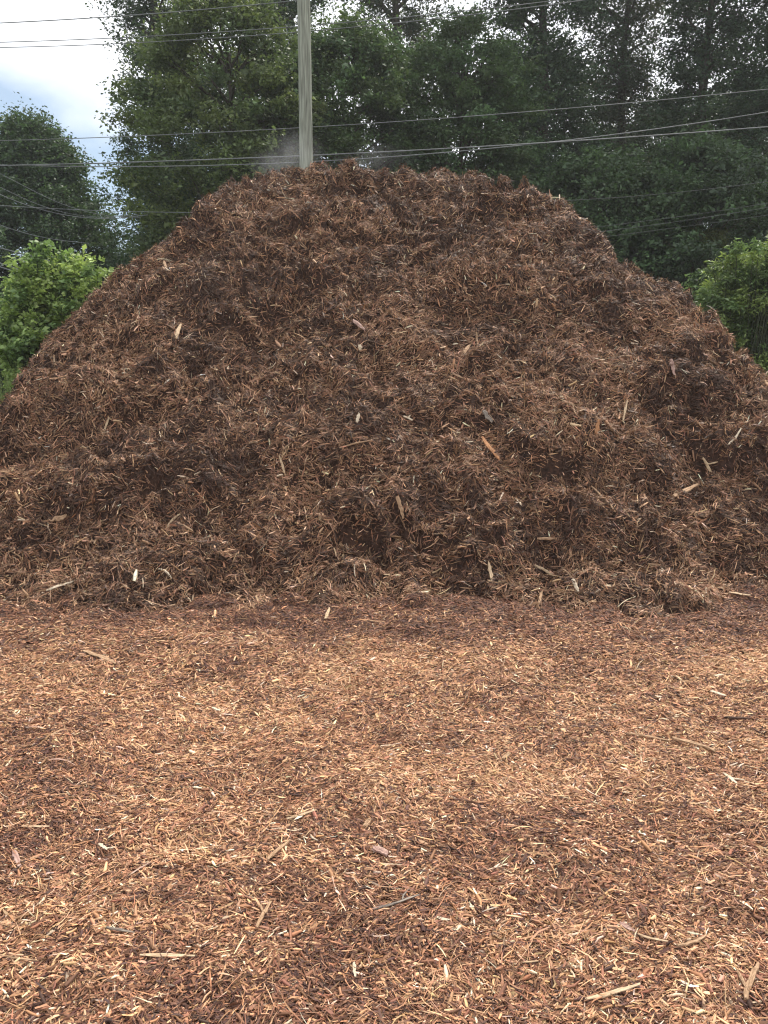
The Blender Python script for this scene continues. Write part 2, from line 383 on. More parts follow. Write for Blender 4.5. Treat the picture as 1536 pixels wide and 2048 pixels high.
# ------------------------------------------------------------------ loose chips on the yard
GCOL = [(0.080, 0.038, 0.027), (0.210, 0.096, 0.053), (0.41, 0.206, 0.106), (0.59, 0.350, 0.190), (0.76, 0.57, 0.40)]
def ground_chips(n, ylim, lmu, lsd, wmu, depth, probs, liftsd, prism=False, S=4, power=1.0, outer=0.0):
    m = int(n * 1.6)
    y = ylim[0] + (ylim[1] - ylim[0]) * RNG.random(m) ** power
    hw = 0.53 * y + 1.1 + outer
    x = RNG.uniform(-1, 1, m) * hw
    # equalise: rows are wider further off
    keep = RNG.random(m) < hw / hw.max()
    keep &= pile_z(x, y) < ground_z(x, y) + 0.01
    if outer: keep &= (np.abs(x) > 0.53 * y + 1.0 + 0.15 * RNG.normal(0, 1, m)) | (y < 1.0) | (y > 6.1)
    x = x[keep]; y = y[keep]; n = len(x)
    th = 0.22 * math.pi * fbm(x / 0.25, y / 0.2, 81, 2) + RNG.normal(0, 0.85, n)
    lift = RNG.normal(0.0, liftsd, n)
    nrm, n2, t = frame(x, y, ground_z, th, lift)
    Ln = lens(lmu, lsd, n); Wd = np.minimum(wmu * np.exp(np.clip(RNG.normal(0, 0.35, n), -1, 0.7)) * (0.7 + 0.3 * Ln / lmu), Ln * 0.34)
    P = np.stack([x, y, ground_z(x, y)], -1) + nrm * (RNG.uniform(depth[0], depth[1], n))[:, None]
    pr = np.tile(np.array(probs, float), (n, 1))
    g = 0.75 * fbm(x / 0.9, y / 0.45, 91, 2) + 0.8 * vnoise(x / 0.15, y / 0.09, 92) + 0.45 * vnoise(x / 0.05, y / 0.035, 93)                                    # damp dark patches of mulch
    near = np.clip(1.0 - (toe_y(x) - y - 0.1 + 0.22 * fbm(x / 0.4, y / 0.3, 97, 2)) / 0.75, 0, 1) ** 0.8                     # dark mulch spilt at the toe, with the heap's soft shade painted in
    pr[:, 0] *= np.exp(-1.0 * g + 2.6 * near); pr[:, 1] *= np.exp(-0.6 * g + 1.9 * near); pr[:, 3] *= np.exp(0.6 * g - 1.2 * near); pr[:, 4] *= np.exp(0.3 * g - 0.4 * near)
    pr[:, 2] *= 1 + 0.7 * np.exp(-((y - 3.7) / 0.7) ** 2); pr[:, 3] *= 1 + 1.3 * np.exp(-((y - 3.7) / 0.7) ** 2)   # drier combed strip
    w = np.clip((2.7 - y) / 1.2, 0, 1); pr[:, 1] *= 1 + 1.0 * w; pr[:, 0] *= 1 + 0.9 * w; pr[:, 4] *= 1 + 0.5 * w
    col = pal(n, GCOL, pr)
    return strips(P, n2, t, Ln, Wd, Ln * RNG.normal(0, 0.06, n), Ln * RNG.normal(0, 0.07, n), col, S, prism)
GP = (0.19, 0.31, 0.30, 0.15, 0.03)
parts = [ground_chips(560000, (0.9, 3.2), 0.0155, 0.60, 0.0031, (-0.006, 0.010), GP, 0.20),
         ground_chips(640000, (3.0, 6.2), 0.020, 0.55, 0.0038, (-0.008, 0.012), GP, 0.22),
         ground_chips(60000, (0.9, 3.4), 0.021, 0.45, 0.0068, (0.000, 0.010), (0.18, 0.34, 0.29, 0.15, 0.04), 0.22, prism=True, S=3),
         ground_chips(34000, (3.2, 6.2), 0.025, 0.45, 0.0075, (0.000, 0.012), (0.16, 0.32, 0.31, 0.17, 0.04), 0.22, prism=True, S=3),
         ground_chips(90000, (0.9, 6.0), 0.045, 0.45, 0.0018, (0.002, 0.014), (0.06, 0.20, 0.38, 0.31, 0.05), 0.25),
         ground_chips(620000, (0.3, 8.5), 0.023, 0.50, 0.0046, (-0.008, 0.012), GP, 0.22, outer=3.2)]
v, f, c = join(parts)
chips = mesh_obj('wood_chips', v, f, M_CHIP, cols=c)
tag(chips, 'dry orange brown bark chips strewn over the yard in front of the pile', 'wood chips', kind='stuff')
print('ground quads', len(f))

# ------------------------------------------------------------------ larger single pieces of wood
WOODM = {
 'pale': mat_noise('pale_wood_mat', (0.36, 0.24, 0.14), (0.60, 0.45, 0.29), 40, 0.7, 0.4, (1, 6, 6)),
 'white': mat_noise('cream_wood_mat', (0.46, 0.36, 0.25), (0.68, 0.57, 0.42), 40, 0.7, 0.3, (1, 6, 6)),
 'tan': mat_noise('tan_wood_mat', (0.26, 0.155, 0.085), (0.50, 0.33, 0.20), 40, 0.75, 0.5, (1, 6, 6)),
 'orange': mat_noise('orange_wood_mat', (0.30, 0.135, 0.06), (0.52, 0.27, 0.13), 40, 0.75, 0.5, (1, 6, 6)),
 'pink': mat_noise('pink_bark_mat', (0.26, 0.15, 0.12), (0.46, 0.31, 0.25), 30, 0.8, 0.6, (1, 4, 4)),
 'grey': mat_noise('grey_wood_mat', (0.12, 0.10, 0.085), (0.32, 0.27, 0.22), 30, 0.8, 0.6, (1, 6, 6)),
 'dark': mat_noise('dark_bark_mat', (0.035, 0.022, 0.017), (0.12, 0.07, 0.05), 30, 0.85, 0.7, (1, 4, 4)),
}
def splinter(L_, W_, H_, bend, rnd, S=9, K_=6, x0=0.0, jag=0.25, taper=(0.5, 0.25)):
    vs = []; fs = []
    for i in range(S):
        s = i / (S - 1); w = 1.0
        if s < 0.22: w = taper[0] + (1 - taper[0]) * (s / 0.22)
        if s > 0.65: w = taper[1] + (1 - taper[1]) * ((1 - s) / 0.35)
        cx = x0 + (s - 0.5) * L_; cy = bend * L_ * (4 * s * (1 - s) - 0.5) + rnd.gauss(0, W_ * 0.06); cz = rnd.gauss(0, H_ * 0.06)
        for k in range(K_):
            a = 2 * math.pi * k / K_ + 0.4
            rr = 1 + rnd.uniform(-jag, jag)
            ex = rnd.uniform(-jag, jag) * W_ * 0.9 if i in (0, S - 1) else 0
            vs.append((cx + ex, cy + math.cos(a) * W_ * 0.5 * w * rr, cz + math.sin(a) * H_ * 0.5 * (0.5 + 0.5 * w) * rr))
    for i in range(S - 1):
        for k in range(K_):
            k2 = (k + 1) % K_
            fs.append([i * K_ + k, i * K_ + k2, (i + 1) * K_ + k2, (i + 1) * K_ + k])
    fs.append(list(range(K_))[::-1]); fs.append([(S - 1) * K_ + k for k in range(K_)])
    return vs, fs
def piece(p1, p2, wpx, mat, name, label, cat, group, bend=0.0, fork=None, thick=0.45, prop=0.35, taper=(0.7, 0.5)):
    rnd = random.Random(hash_str(label))
    a = hit(*p1); b = hit(*p2)
    mid = hit((p1[0] + p2[0]) / 2, (p1[1] + p2[1]) / 2)
    ppm = FPX / (mid[1] * math.cos(PITCH) - (mid[2] - CAMZ) * math.sin(PITCH))
    d = b - a; L0 = np.linalg.norm(d)
    pxl = math.hypot(p2[0] - p1[0], p2[1] - p1[1]) / ppm
    Lr = min(L0, pxl * 1.9)
    W_ = wpx / ppm * 0.88; H_ = W_ * thick
    nn = normals(lambda x, y: surf(x, y), np.array([mid[0]]), np.array([mid[1]]), 0.08)[0]
    t = d / L0
    nn = nn - t * nn.dot(t); nn /= np.linalg.norm(nn)
    bb = np.cross(nn, t)
    vs, fs = splinter(Lr, W_, H_, bend * 0.5, rnd, taper=taper)
    if fork:
        v2, f2 = splinter(Lr * fork[0], W_ * 0.6, H_ * 0.8, fork[2], rnd, S=6)
        ca, sa = math.cos(fork[1]), math.sin(fork[1]); o = len(vs); ox = Lr * fork[3]
        vs += [(ox + (x + Lr * fork[0] / 2) * ca - y * sa, (x + Lr * fork[0] / 2) * sa + y * ca, z + H_ * 0.15) for x, y, z in v2]
        fs += [[i + o for i in q] for q in f2]
    o = mesh_obj(name, np.array(vs), fs, WOODM[mat])
    # resting on the surface: centre raised to its highest support
    q = np.linspace(-0.42, 0.42, 9); cen = (a + b) / 2
    px_ = cen[0] + t[0] * q * Lr; py_ = cen[1] + t[1] * q * Lr
    gap = (surf(px_, py_) - (cen[2] + t[2] * q * Lr))
    cen = cen + np.array([0, 0, 1]) * float(np.clip(np.percentile(gap, 75), -0.05, 0.12)) + nn * (H_ * prop + 0.010)
    M = Matrix(((t[0], bb[0], nn[0], cen[0]), (t[1], bb[1], nn[1], cen[1]), (t[2], bb[2], nn[2], cen[2]), (0, 0, 0, 1)))
    o.matrix_world = M
    return tag(o, label, cat, group)
def hash_str(s):
    h = 5381
    for ch in s: h = (h * 33 + ord(ch)) & 0xffffffff
    return h
GG = 'larger pieces of wood lying on the yard'; PG = 'larger pieces of wood stuck in the pile'
PIECES = [
 # on the yard
 ((168, 1306), (234, 1332), 11, 'tan', 'wood_slab', 'flat tan board lying alone at the left foot of the pile', 'wood slab', GG, 0.02, None, .3),
 ((1345, 1487), (1432, 1508), 12, 'tan', 'split_branch', 'thick split tan branch with dark shaded underside, at the right of the yard', 'branch', GG, 0.04, (.35, -.35, .1, .2), .6),
 ((1252, 1473), (1338, 1489), 6, 'tan', 'stick', 'long thin stick ending at the thick split branch', 'stick', GG, 0.05, None, .7),
 ((280, 1921), (390, 1922), 9, 'pale', 'wood_splinter', 'long flat pale splinter lying level near the lower left of the yard', 'splinter', GG, 0.0, None, .3),
 ((1172, 2016), (1278, 1981), 10, 'pale', 'wood_splinter', 'long pale yellow splinter slanting upward at the bottom right of the yard', 'splinter', GG, -0.06, None, .5),
 ((1488, 2012), (1512, 1940), 13, 'tan', 'forked_branch', 'thick forked tan chunk in the bottom right corner of the yard', 'branch', GG, 0.03, (.5, .7, 0, -.3), .7),
 ((748, 1708), (774, 1720), 19, 'pink', 'bark_chunk', 'blocky pinkish bark chunk beside a small dark mound in the yard', 'bark chunk', GG, 0.0, None, .55),
 ((575, 1646), (634, 1632), 7, 'pale', 'wood_splinter', 'pale splinter pointing slightly up right above the pinkish bark chunk', 'splinter', GG, 0.0, None, .4),
 ((535, 1733), (578, 1693), 9, 'tan', 'stick', 'tan stick on a straw coloured clump left of the pinkish bark chunk', 'stick', GG, 0.05, None, .7),
 ((745, 1829), (840, 1800), 7, 'grey', 'forked_branch', 'greyish forked twig in the middle of the lower yard', 'branch', GG, -0.06, (.4, .7, .1, .1), .6),
 ((200, 1697), (214, 1705), 8, 'white', 'bent_chip', 'small white V shaped chip at the left of the yard', 'wood chip', GG, 0.0, (.9, .9, 0, .35), .4),
 ((425, 1421), (440, 1427), 9, 'white', 'wood_chip', 'small creamy chip on the bright orange strip below the pile', 'wood chip', GG, 0.0, None, .5),
 ((1420, 1388), (1450, 1397), 9, 'white', 'wood_chip', 'pale chip on the dark damp patch at the right of the yard', 'wood chip', GG, 0.0, None, .4),
 ((512, 1868), (541, 1816), 9, 'tan', 'forked_branch', 'Y shaped tan twig standing out near the lower centre left of the yard', 'branch', GG, 0.04, (.4, .6, .1, 0), .7),
 ((212, 1866), (268, 1873), 7, 'grey', 'stick', 'weathered grey stick on a dark patch in the lower left yard', 'stick', GG, 0.03, None, .8),
 ((0, 1926), (78, 1936), 5, 'tan', 'stick', 'thin tan stick running in from the left edge of the yard', 'stick', GG, -0.03, None, .8),
 ((1448, 1441), (1500, 1444), 7, 'dark', 'stick', 'dark brown stick near the right edge above the split branch', 'stick', GG, 0.05, None, .8),
 ((1448, 1553), (1474, 1574), 9, 'white', 'wood_chip', 'pale broad chip below the split branch at the right', 'wood chip', GG, 0.0, (.5, .9, 0, 0), .4),
 ((1238, 1852), (1268, 1873), 12, 'pink', 'bark_chunk', 'pinkish bark flake lying in the lower right yard', 'bark chunk', GG, 0.0, None, .3),
 ((1355, 1905), (1412, 1886), 9, 'tan', 'stick', 'short tan stick beside the fallen grey wood at lower right', 'stick', GG, -0.1, None, .7),
 ((708, 1936), (711, 1962), 8, 'white', 'wood_chip', 'small white chip standing nearly upright near the bottom centre', 'wood chip', GG, 0.0, None, .5),
 ((740, 1647), (728, 1660), 11, 'tan', 'bark_chunk', 'knobbly tan chunk next to a dark tuft above the pinkish chunk', 'bark chunk', GG, 0.1, None, .7),
 ((1275, 1880), (1335, 1893), 6, 'pale', 'stick', 'slender pale curved stick over a dark hollow in the lower right yard', 'stick', GG, -0.07, None, .8),
 ((45, 1662), (100, 1660), 7, 'pale', 'wood_splinter', 'yellowish flat splinter beside the dark mound at the left edge', 'splinter', GG, 0.0, None, .35),
 ((28, 1710), (42, 1745), 12, 'pink', 'bark_chunk', 'pinkish flake leaning on the mound at the left edge', 'bark chunk', GG, 0.0, None, .3),
 ((1020, 1512), (1005, 1528), 10, 'tan', 'bark_chunk', 'short tan chunk beside a dark streak in the middle of the yard', 'bark chunk', GG, 0.0, None, .5),
 # on the pile
 ((352, 686), (362, 657), 9, 'pale', 'wood_splinter', 'pale upright splinter on the left shoulder of the pile', 'splinter', PG, 0.05, None, .5),
 ((708, 649), (731, 668), 9, 'pink', 'wood_block', 'short pinkish block high in the middle of the pile', 'wood block', PG, 0.0, None, .6),
 ((719, 695), (721, 706), 9, 'white', 'wood_chip', 'small round creamy chip just below the pinkish block', 'wood chip', PG, 0.0, None, .5),
 ((920, 712), (941, 685), 8, 'tan', 'wood_splinter', 'yellow tan splinter leaning right on the upper middle of the pile', 'splinter', PG, 0.0, None, .5),
 ((966, 826), (983, 850), 12, 'grey', 'wood_slab', 'greyish brown slab right of centre on the pile', 'wood slab', PG, 0.0, None, .3),
 ((714, 850), (718, 828), 8, 'white', 'wood_splinter', 'creamy leaf shaped splinter in the centre of the pile', 'splinter', PG, 0.0, None, .4, .35, (.3, .15)),
 ((806, 843), (824, 853), 6, 'white', 'forked_chip', 'small white forked chip right of the creamy leaf shaped splinter', 'wood chip', PG, 0.1, (.6, 1.1, 0, -.1), .5),
 ((1190, 872), (1196, 843), 10, 'orange', 'wood_splinter', 'bright orange upright splinter on the right half of the pile', 'splinter', PG, 0.0, None, .5),
 ((1246, 851), (1254, 816), 5, 'pale', 'wood_splinter', 'thin pale upright sliver right of the bright orange splinter', 'splinter', PG, 0.0, None, .6),
 ((962, 882), (996, 926), 12, 'orange', 'bark_strip', 'long curved orange strip of bark right of the centre of the pile', 'bark strip', PG, -0.1, None, .35),
 ((1344, 1013), (1392, 990), 12, 'tan', 'wood_slab', 'thick tan slab slanting on the lower right of the pile', 'wood slab', PG, 0.0, None, .45),
 ((795, 1020), (809, 1063), 10, 'tan', 'wood_splinter', 'broad tan splinter leaning back below the centre of the pile', 'splinter', PG, 0.05, None, .4),
 ((559, 918), (571, 956), 6, 'pale', 'wood_splinter', 'slim pale splinter over the dark hollow left of the centre', 'splinter', PG, 0.0, None, .5, .35, (.3, .15)),
 ((1182, 983), (1231, 1031), 6, 'tan', 'twig', 'long thin bent twig on the lower right of the pile', 'twig', PG, 0.08, None, .7),
 ((976, 1130), (984, 1166), 8, 'pale', 'wood_splinter', 'pale pointed splinter low on the pile right of centre', 'splinter', PG, 0.0, None, .4, .35, (.3, .15)),
 ((1066, 1129), (1107, 1152), 7, 'pale', 'wood_splinter', 'pale curved splinter lying low on the right of the pile', 'splinter', PG, 0.06, None, .5),
 ((1146, 1165), (1157, 1190), 9, 'white', 'wood_chip', 'creamy pointed chip near the right foot of the pile', 'wood chip', PG, 0.0, None, .5),
 ((1076, 1210), (1083, 1182), 7, 'tan', 'wood_splinter', 'short tan splinter at the foot of the pile below the pale curved one', 'splinter', PG, 0.0, None, .5),
 ((650, 1244), (660, 1216), 8, 'pale', 'wood_splinter', 'pale upright splinter exactly where pile meets yard near the centre', 'splinter', PG, 0.0, None, .5),
 ((96, 1182), (150, 1168), 7, 'white', 'wood_splinter', 'long white splinter lying level near the left foot of the pile', 'splinter', PG, 0.0, None, .4),
 ((1030, 990), (1045, 1006), 9, 'white', 'wood_chip', 'small creamy chip left of the long thin bent twig', 'wood chip', PG, 0.1, None, .4),
 ((1458, 1196), (1500, 1201), 8, 'pale', 'wood_splinter', 'flat pale splinter at the far right foot of the pile', 'splinter', PG, 0.0, None, .35),
 ((1340, 729), (1347, 756), 10, 'pink', 'wood_slab', 'pinkish brown slab standing on the right shoulder of the pile', 'wood slab', PG, 0.0, None, .4),
 ((328, 524), (336, 546), 6, 'tan', 'wood_splinter', 'small tan splinter near the left skyline of the pile', 'splinter', PG, 0.0, None, .5),
 ((1404, 918), (1421, 944), 7, 'pale', 'forked_chip', 'crossed pale splinter at the right side of the pile', 'splinter', PG, 0.0, (.8, 1.2, 0, -.1), .5),
 ((1075, 1082), (1113, 1086), 7, 'tan', 'wood_splinter', 'level tan splinter in the lower right middle of the pile', 'splinter', PG, 0.0, None, .4),
 ((680, 897), (745, 884), 4, 'tan', 'twig', 'slender tan twig lying across the centre of the pile', 'twig', PG, 0.06, None, .7),
 ((106, 1045), (132, 1034), 12, 'tan', 'bark_flake', 'triangular tan flake on the lower left of the pile', 'bark flake', PG, 0.0, None, .3, .35, (.2, .8)),
 ((332, 1058), (360, 1026), 6, 'pale', 'twig', 'bent pale twig on the lower left of the pile', 'twig', PG, 0.18, None, .7),
 ((38, 1042), (52, 1044), 5, 'white', 'wood_chip', 'small white chip near the left edge of the pile', 'wood chip', PG, 0.0, None, .5),
 ((206, 866), (219, 838), 5, 'pale', 'twig', 'thin pale upright sliver left of the centre of the pile', 'twig', PG, 0.0, None, .6),
 ((1290, 860 - 290), (1304, 590), 5, 'tan', 'wood_splinter', 'little tan splinter near the right skyline of the pile', 'splinter', PG, 0.0, None, .5),
 ((750, 1002), (765, 1010), 6, 'pink', 'wood_chip', 'small pinkish chip above the broad tan splinter', 'wood chip', PG, 0.0, None, .5),
 ((1455, 1195 - 300), (1480, 885), 5, 'white', 'wood_splinter', 'whitish sliver close to the right edge of the pile', 'splinter', PG, -0.1, None, .5),
 ((320, 1135), (346, 1160), 5, 'white', 'twig', 'curled whitish twig near the left foot of the pile', 'twig', PG, 0.2, None, .7),
]
for p in PIECES: piece(*p)

# ------------------------------------------------------------------ utility pole and wires
def tube(pts, rad, K_=8, cap=True):
    pts = np.asarray(pts, float); n = len(pts)
    rad = np.broadcast_to(np.asarray(rad, float), (n,))
    T = np.gradient(pts, axis=0); T /= np.linalg.norm(T, axis=1, keepdims=True)
    ref = np.array([0, 0, 1.0]) if abs(T[0][2]) < 0.8 else np.array([1.0, 0, 0])
    A = np.cross(T, ref); A /= np.linalg.norm(A, axis=1, keepdims=True); B = np.cross(T, A)
    a = np.linspace(0, 2 * math.pi, K_, endpoint=False)
    V = (pts[:, None, :] + rad[:, None, None] * (A[:, None, :] * np.cos(a)[None, :, None] + B[:, None, :] * np.sin(a)[None, :, None])).reshape(-1, 3)
    i = np.arange(n - 1)[:, None] * K_; k = np.arange(K_)[None, :]; k2 = (k + 1) % K_
    F = np.stack([i + k, i + k2, i + K_ + k2, i + K_ + k], -1).reshape(-1, 4)
    return V, F
PY = 15.0
zz = np.linspace(-0.3, 11.5, 60); px0 = at_px(613, 330, PY)[0]
wob = np.stack([px0 + 0.006 * np.sin(zz * 1.1), PY + 0 * zz, zz], -1)
pv, pf = tube(wob - np.array([px0, PY, 0]), np.interp(zz, [0, 5, 7.6, 11.5], [0.135, 0.122, 0.113, 0.10]), 20)
pole = empty('utility_pole', (px0, PY, 0), 'weathered grey green wooden utility pole rising behind the top of the pile', 'utility pole')
mesh_obj('pole_shaft', pv, pf, M_POLE, pole, smooth=True)
cv, cf = tube(np.array([[0, 0, 11.47], [0, 0, 11.6]]), [0.112, 0.08], 20)
mesh_obj('pole_cap', np.vstack([cv, [[0, 0, 11.62]]]), [list(q) for q in cf.tolist()] + [[20 + k, 20 + (k + 1) % 20, 40] for k in range(20)], M_WIRE, pole)

def wire(pts, Y, label, r=0.0068, ext=(12, 12), deg=2, mat=None, Yend=None):
    P = np.array([at_px(a, b, Y) for a, b in pts]); X = P[:, 0]; Z = P[:, 2]
    co = np.polyfit(X, Z, min(deg, len(X) - 1))
    xs = np.linspace(X.min() - ext[0], X.max() + ext[1], 70)
    zs = np.polyval(co, np.clip(xs, X.min(), X.max()))
    d = np.polyder(co)
    zs = zs + (xs - np.clip(xs, X.min(), X.max())) * np.polyval(d, np.clip(xs, X.min(), X.max()))
    ys = np.full_like(xs, Y) if Yend is None else np.interp(xs, [X.min(), X.max()], [Y, Yend])
    V, F = tube(np.stack([xs, ys, zs], -1), r, 6)
    c0 = V.mean(0)
    o = mesh_obj('overhead_wire', V - c0, F, mat or M_WIRE, loc=c0, smooth=True)
    return tag(o, label, 'wire', 'overhead power and telephone wires')
W = 15.25
wire([(0, 46), (297, 28), (586, 2)], W, 'topmost thin wire crossing the white sky at upper left', .008)
wire([(0, 84), (250, 76), (500, 60), (750, 39), (1000, 14), (1123, 0)], W, 'upper wire of the close pair near the top of the photo')
wire([(0, 95), (250, 87), (500, 71), (750, 51), (1000, 22), (1170, 0)], W + .3, 'lower wire of the close pair near the top of the photo')
wire([(0, 281), (156, 277), (351, 269), (598, 256), (1000, 228), (1236, 207), (1536, 179)], W, 'single wire passing behind the pole midway up the trees')
wire([(0, 331), (250, 326), (598, 311), (1000, 292), (1209, 277), (1536, 254)], W, 'upper wire skimming just above the top of the pile', .011)
wire([(0, 330), (250, 334), (598, 324), (1000, 295), (1131, 280), (1327, 258), (1536, 223)], W + .4, 'wire that crosses and rises steeper than the one skimming the pile top', .009)
wire([(1135, 401), (1288, 391), (1536, 363)], W + 1, 'thin wire against the dark trees above the right shoulder of the pile', 0.006, (5, 12), mat=M_WIRED)
wire([(1205, 463), (1327, 447), (1405, 436), (1536, 415)], W + 1, 'middle wire of the low three behind the right shoulder', .006, (5, 12), mat=M_WIRED)
wire([(1300, 441), (1424, 424), (1536, 406)], W + 1.2, 'faint upper wire of the low three behind the right shoulder', .005, (5, 12), mat=M_WIRED)
wire([(1222, 472), (1279, 465), (1422, 446), (1536, 430)], W + 1.1, 'faint lowest wire of the three behind the right shoulder', .005, (5, 12), mat=M_WIRED)
wire([(0, 411), (78, 416), (167, 420), (260, 423), (365, 425)], 18, 'nearly level wire across the dark tree at far left', .007, (8, 0.8))
wire([(0, 389), (52, 409), (117, 428), (169, 435), (260, 434)], 18.2, 'lowest sagging wire over the dark tree at left', .008, (8, 0.4))
wire([(39, 393), (91, 414), (146, 429), (208, 434), (250, 432)], 18.4, 'middle sagging wire converging over the dark tree at left', .006, (7, 0.3))
wire([(73, 385), (143, 414), (208, 431), (255, 434)], 18.6, 'highest sagging wire converging over the dark tree at left', .006, (7, 0.3))
wire([(5, 452), (65, 470), (133, 482)], 18, 'dim short wire sagging low across the dark tree at left', .007, (5, 0.5))
wire([(0, 496), (88, 519)], 16.5, 'bright wire running down behind the top of the light green bush', .012, (6, 1.5), 1)
wire([(0, 526), (55, 545)], 16.5, 'upper of two bright parallel wires ending behind the light green bush', .011, (6, 1.5), 1)
wire([(0, 534), (55, 551)], 16.5, 'lower of two bright parallel wires ending behind the light green bush', .011, (6, 1.5), 1)

# ------------------------------------------------------------------ trees
def leaf_quads(P, size, col, droop=0.3, up=0.25, asp=0.55, rng=RNG):
    n = len(P)
    d = rng.normal(0, 1, (n, 3)); d[:, 2] = d[:, 2] * 0.5 - droop; d /= np.linalg.norm(d, axis=1, keepdims=True)
    nn = rng.normal(0, 1, (n, 3)); nn[:, 2] = np.abs(nn[:, 2]) + up
    nn = nn - d * (nn * d).sum(1)[:, None]; nn /= np.linalg.norm(nn, axis=1, keepdims=True)
    b = np.cross(nn, d); s = (size * np.exp(rng.normal(0, 0.25, n)))[:, None]
    fold = nn * s * 0.12
    V = np.stack([P, P + d * s * 0.55 + b * s * asp * 0.5 + fold, P + d * s, P + d * s * 0.45 - b * s * asp * 0.5 + fold], 1).reshape(-1, 3)
    F = np.arange(n * 4).reshape(n, 4)
    return V, F, np.repeat(col, 4, axis=0)
def clumps(n, prof, zlo, zhi, rad, rng, ecc=1.0, shell=0.55):
    z = zlo + (zhi - zlo) * rng.random(n)
    t = (z - zlo) / (zhi - zlo)
    r = rad * prof(t)
    a = rng.uniform(0, 2 * math.pi, n)
    q = rng.random(n) ** 0.5; q = shell + (1 - shell) * q
    q *= 0.82 + 0.36 * rng.random(n)
    return np.stack([np.cos(a) * r * q * ecc, np.sin(a) * r * q, z], -1)
ROUND = lambda t: np.sqrt(np.clip(1 - (2 * t - 0.85) ** 2 / 1.35, 0.03, 1))
COLUMN = lambda t: np.clip(0.75 + 0.35 * np.sin(t * 9), 0.3, 1) * np.clip((1.03 - t) * 4, 0.15, 1)
CONE = lambda t: np.clip(1.06 - t ** 1.25, 0.06, 1)
def tree(name, X, Y, h, rad, zlo, label, cat, cols, prof=ROUND, ncl=260, per=170, leaf=0.13, cr=0.55, seed=1, group=None, trunk_r=None, ecc=1.0, droop=0.3, asp=0.55, lean=0.0, flat=0.42, shell=0.5):
    rng = np.random.default_rng(seed)
    t = empty(name, (X, Y, 0), label, cat, group)
    ncl = int(ncl * 1.45)
    c = clumps(ncl, prof, zlo, h, rad, rng, ecc, shell)
    c[:, 0] += lean * c[:, 2]
    # trunk and limbs
    tr = trunk_r or 0.0125 * h + 0.03
    zt = np.linspace(-0.2, h * 0.93, 14)
    spine = np.stack([0.12 * np.sin(zt * 0.7 + seed) + lean * zt, 0.12 * np.cos(zt * 0.55 + seed), zt], -1)
    TV, TF = tube(spine, np.interp(zt, [0, h * 0.5, h], [tr, tr * 0.6, tr * 0.12]), 8)
    Vs, Fs = [TV], [TF]; o = len(TV)
    for i in rng.choice(ncl, min(ncl, 70), replace=False):
        e = c[i]; z0 = max(zlo * 0.5, e[2] - 0.5 * math.hypot(e[0], e[1]) - 0.3); z0 = min(z0, h * 0.85)
        s0 = np.array([np.interp(z0, zt, spine[:, 0]), np.interp(z0, zt, spine[:, 1]), z0])
        k = np.linspace(0, 1, 6)[:, None]
        p = s0 + (e - s0) * k + np.array([0, 0, 1]) * (0.25 * k * (1 - k)) + rng.normal(0, 0.03, (6, 3)) * k
        v_, f_ = tube(p, np.linspace(tr * 0.28, 0.012, 6), 5)
        Vs.append(v_); Fs.append(f_ + o); o += len(v_)
    mesh_obj('trunk', np.concatenate(Vs), np.concatenate(Fs), M_BARK, t, smooth=True)
    # leaves round short sprays in every clump
    P = []; K_ = []
    cols = np.array(cols)
    for i in range(ncl):
        m = int(1.55 * per * rng.uniform(0.5, 1.4)); s = cr * rng.uniform(0.6, 1.45)
        ns = 10
        dirs = rng.normal(0, 1, (ns, 3)); dirs[:, 2] *= flat; dirs /= np.linalg.norm(dirs, axis=1, keepdims=True)
        out = np.array([c[i, 0], c[i, 1], 0.25]); out /= (np.linalg.norm(out) + 1e-6); dirs += out * 0.45
        j = rng.integers(0, ns, m); q = rng.random(m)[:, None] ** 0.7
        P.append(c[i] + dirs[j] * s * q * [1, 1, 0.8] + rng.normal(0, 0.10 * s + 0.02, (m, 3)))
        cc = cols[rng.integers(0, len(cols))] * math.exp(rng.normal(0, 0.18))
        K_.append(cc * np.exp(rng.normal(0, 0.2, (m, 1))))
    P = np.concatenate(P); K_ = np.concatenate(K_)
    V, F, cc = leaf_quads(P, leaf * 0.8, K_ * [1.10, 1.14, 1.06], droop, rng=rng, asp=asp)
    mesh_obj('crown', V, F, M_LEAF, t, cols=np.clip(cc, 0.003, 0.6))
    return t
def X_at(px, Y, py=300): return at_px(px, py, Y)[0]
DG = [(0.044, 0.072, 0.040), (0.056, 0.086, 0.044), (0.042, 0.066, 0.042)]
MG = [(0.075, 0.115, 0.050), (0.062, 0.100, 0.048), (0.080, 0.110, 0.046)]
YG = [(0.120, 0.145, 0.056), (0.095, 0.122, 0.052), (0.072, 0.100, 0.047)]
BG = [(0.062, 0.078, 0.048), (0.050, 0.074, 0.044), (0.070, 0.072, 0.046)]
LG = [(0.33, 0.42, 0.14), (0.26, 0.35, 0.12), (0.16, 0.24, 0.09)]
FG = 'trees of the dark wood behind the pile'
tree('broadleaf_tree', X_at(455, 22), 22, 10.3, 2.35, 2.2, 'rounded yellow green tree left of the utility pole', 'tree', YG, ncl=250, per=190, leaf=0.13, seed=2, group=FG)
tree('tall_tree', X_at(330, 28), 28, 19, 2.1, 0.5, 'tall ragged dark tree at the left edge of the wood beside the open sky', 'tree', DG, COLUMN, 300, 130, 0.12, 0.6, 3, FG, shell=0.2)
tree('broadleaf_tree', X_at(690, 24), 24, 10.3, 2.5, 1.5, 'mid green tree directly right of the utility pole', 'tree', MG, ncl=280, per=190, seed=4, group=FG)
tree('tall_tree', X_at(560, 30), 30, 19, 2.6, 3, 'tall dark tree behind the utility pole with gaps near its top', 'tree', DG, COLUMN, 240, 130, 0.13, 0.65, 5, FG, shell=0.15)
